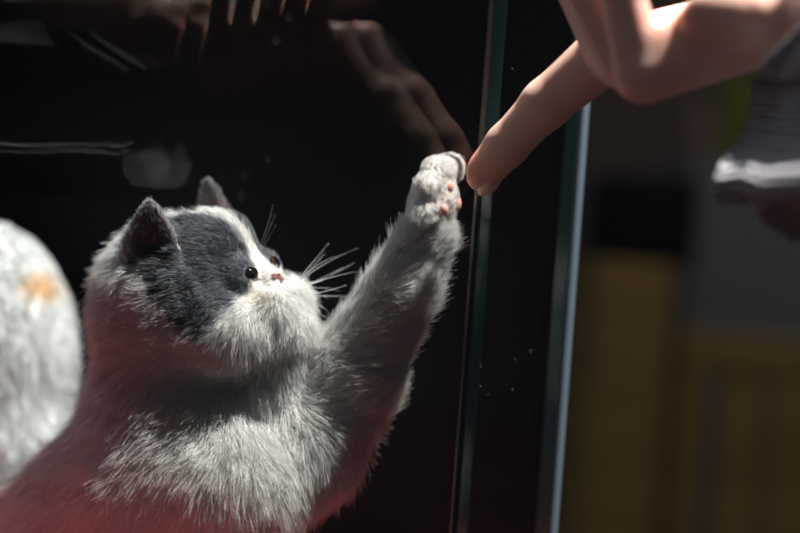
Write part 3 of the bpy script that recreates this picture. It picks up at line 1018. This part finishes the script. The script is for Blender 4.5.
# ================================================================== things outside the case
# unseen red stool, added to mirror a pink haze low in the glass
def stool(cx, cy, top):
    t = empty('added_red_stool', (cx, cy, FLOOR_Z)); tag(t, 'unseen tall stool with a red padded seat, added for its reflection in the glass', 'stool')
    MB().lathe((cx, cy, top), [(0.14, -0.07), (0.168, -0.062), (0.176, -0.035), (0.168, -0.01), (0.13, 0.0), (0.01, 0.002)], 48).build('seat', red_m, t, True)
    lm = mat('black steel', (0.02, 0.02, 0.02), 0.4, 0.5, 0.5)
    for k in range(4):
        a = math.pi / 4 + k * math.pi / 2
        MB().tube([(cx + .11 * math.cos(a), cy + .11 * math.sin(a), top - 0.065), (cx + .19 * math.cos(a), cy + .19 * math.sin(a), FLOOR_Z)], 0.012).build('leg', lm, t, True)
    ringp = [(cx + .165 * math.cos(a), cy + .165 * math.sin(a), FLOOR_Z + 0.3) for a in np.linspace(0, 2 * math.pi, 33)]
    MB().tube(ringp, 0.008, 8, False).build('footrest', lm, t, True)
stool(0.52, 0.60, -0.155)

ochre = noisy('ochre wood', (0.32, 0.19, 0.06), (0.40, 0.25, 0.085), 5, 0.6, 0, 0.3, (1, 1, 9))
# B(px0, px1, y_top, depth): corner helper for the objects behind
def bx(px, py, d): return W(px, py, d)
# tall ochre cabinet
D1 = 2.1
cx0, cx1 = bx(588, 400, D1)[0], bx(668, 400, D1)[0]
ztop = bx(630, 262, D1)[2]
cab = empty('cabinet', ((cx0 + cx1) / 2, D1 + 0.18, FLOOR_Z)); tag(cab, 'narrow ochre wooden cabinet beyond the case, below the black box', 'cabinet')
MB().box((cx0, D1 + 0.012, FLOOR_Z), (cx1 - cx0, 0, 0), (0, 0.34, 0), (0, 0, ztop - FLOOR_Z), 0.004).build('carcass', ochre, cab)
MB().box((cx0 + .004, D1 - 0.004, FLOOR_Z + 0.03), (cx1 - cx0 - .008, 0, 0), (0, 0.016, 0), (0, 0, ztop - FLOOR_Z - 0.035), 0.003).build('door', ochre, cab)
# black box on the cabinet
blk = mat('black plastic', (0.006, 0.008, 0.012), 0.5, 0.3)
zb = bx(640, 172, D1)[2]
spk = empty('loudspeaker', ((cx0 + cx1) / 2, D1 + 0.15, ztop)); tag(spk, 'black box shaped loudspeaker on top of the ochre cabinet', 'loudspeaker')
MB().box((cx0 + .004, D1 + 0.03, ztop + 0.001), (cx1 - cx0 + .018, 0, 0), (0, 0.22, 0), (0, 0, zb - ztop), 0.006).build('housing', blk, spk)
MB().box((cx0 + .012, D1 + 0.024, ztop + 0.01), (cx1 - cx0 + .002, 0, 0), (0, 0.007, 0), (0, 0, zb - ztop - 0.02), 0.002).build('grille', blk, spk)
# grey locker
D2 = 2.6
gx0, gx1 = bx(688, 250, D2)[0], bx(900, 250, D2)[0]; gz = bx(740, 160, D2)[2]
grey = noisy('grey painted steel', (0.20, 0.20, 0.215), (0.22, 0.22, 0.235), 2, 0.55)
lock = empty('locker', ((gx0 + gx1) / 2, D2 + 0.2, FLOOR_Z)); tag(lock, 'plain grey locker behind the slatted wooden chair', 'locker')
MB().box((gx0, D2, FLOOR_Z), (gx1 - gx0, 0, 0), (0, 0.4, 0), (0, 0, gz - FLOOR_Z), 0.004).build('carcass', grey, lock)
MB().box((gx0 + .01, D2 - 0.014, FLOOR_Z + .05), ((gx1 - gx0) - .02, 0, 0), (0, 0.014, 0), (0, 0, gz - FLOOR_Z - .07), 0.003).build('door', grey, lock)
# packages on the locker
def package(name, px0, px1, ptop, d, c, label):
    x0, x1 = bx(px0, 150, d)[0], bx(px1, 150, d)[0]; z1 = bx(px0, ptop, d)[2]
    o = empty(name, ((x0 + x1) / 2, d + .05, gz)); tag(o, label, 'package')
    m = noisy(name + ' print', c, tuple(q * 0.8 for q in c), 12, 0.5)
    m.name = label[:40]
    MB().box((x0, d, gz + .001), (x1 - x0, 0, 0), (0, 0.10, 0), (0, 0, z1 - gz), 0.006).build('bag', m, o)
    MB().box((x0 + .004, d + .04, z1 + .0), (x1 - x0 - .008, 0, 0), (0, 0.02, 0), (0, 0, 0.018), 0.003).build('folded_top', m, o)
package('pet_food_bag', 722, 752, 78, D2 + 0.08, (0.21, 0.21, 0.045), 'yellow green bag standing on the grey locker beside the sleeve')
package('pet_food_bag', 690, 716, 110, D2 + 0.10, (0.30, 0.19, 0.17), 'low dull pink bag on the grey locker, left of the yellow green one')
# slatted chair in front of the locker
D3 = 2.12
chx0, chx1 = bx(672, 420, D3)[0], bx(835, 420, D3)[0]; chz = bx(740, 330, D3)[2]
ch = empty('wooden_chair', ((chx0 + chx1) / 2, D3 + .1, FLOOR_Z)); tag(ch, 'high backed ochre wooden chair with vertical slats, in front of the grey locker', 'chair')
wch = chx1 - chx0
for x in (chx0, chx1 - .035):
    MB().box((x, D3, FLOOR_Z), (.035, 0, 0), (0, .03, 0), (0, 0, chz - FLOOR_Z), .004).build('leg', ochre, ch)
for x in (chx0, chx1 - .035):
    MB().box((x, D3 + .36, FLOOR_Z), (.035, 0, 0), (0, .03, 0), (0, 0, .62), .004).build('leg', ochre, ch)
MB().box((chx0 + .035, D3 + .003, chz - .05), (wch - .07, 0, 0), (0, .022, 0), (0, 0, .045), .003).build('top_rail', ochre, ch)
MB().box((chx0 + .0, D3 + .03, FLOOR_Z + .62), (wch, 0, 0), (0, .37, 0), (0, 0, .03), .004).build('seat', ochre, ch)
for x in (0.30, 0.62):
    MB().box((chx0 + wch * x, D3 + .006, FLOOR_Z + .62), (.05, 0, 0), (0, .014, 0), (0, 0, chz - .05 - FLOOR_Z - .62), .003).build('slat', ochre, ch)
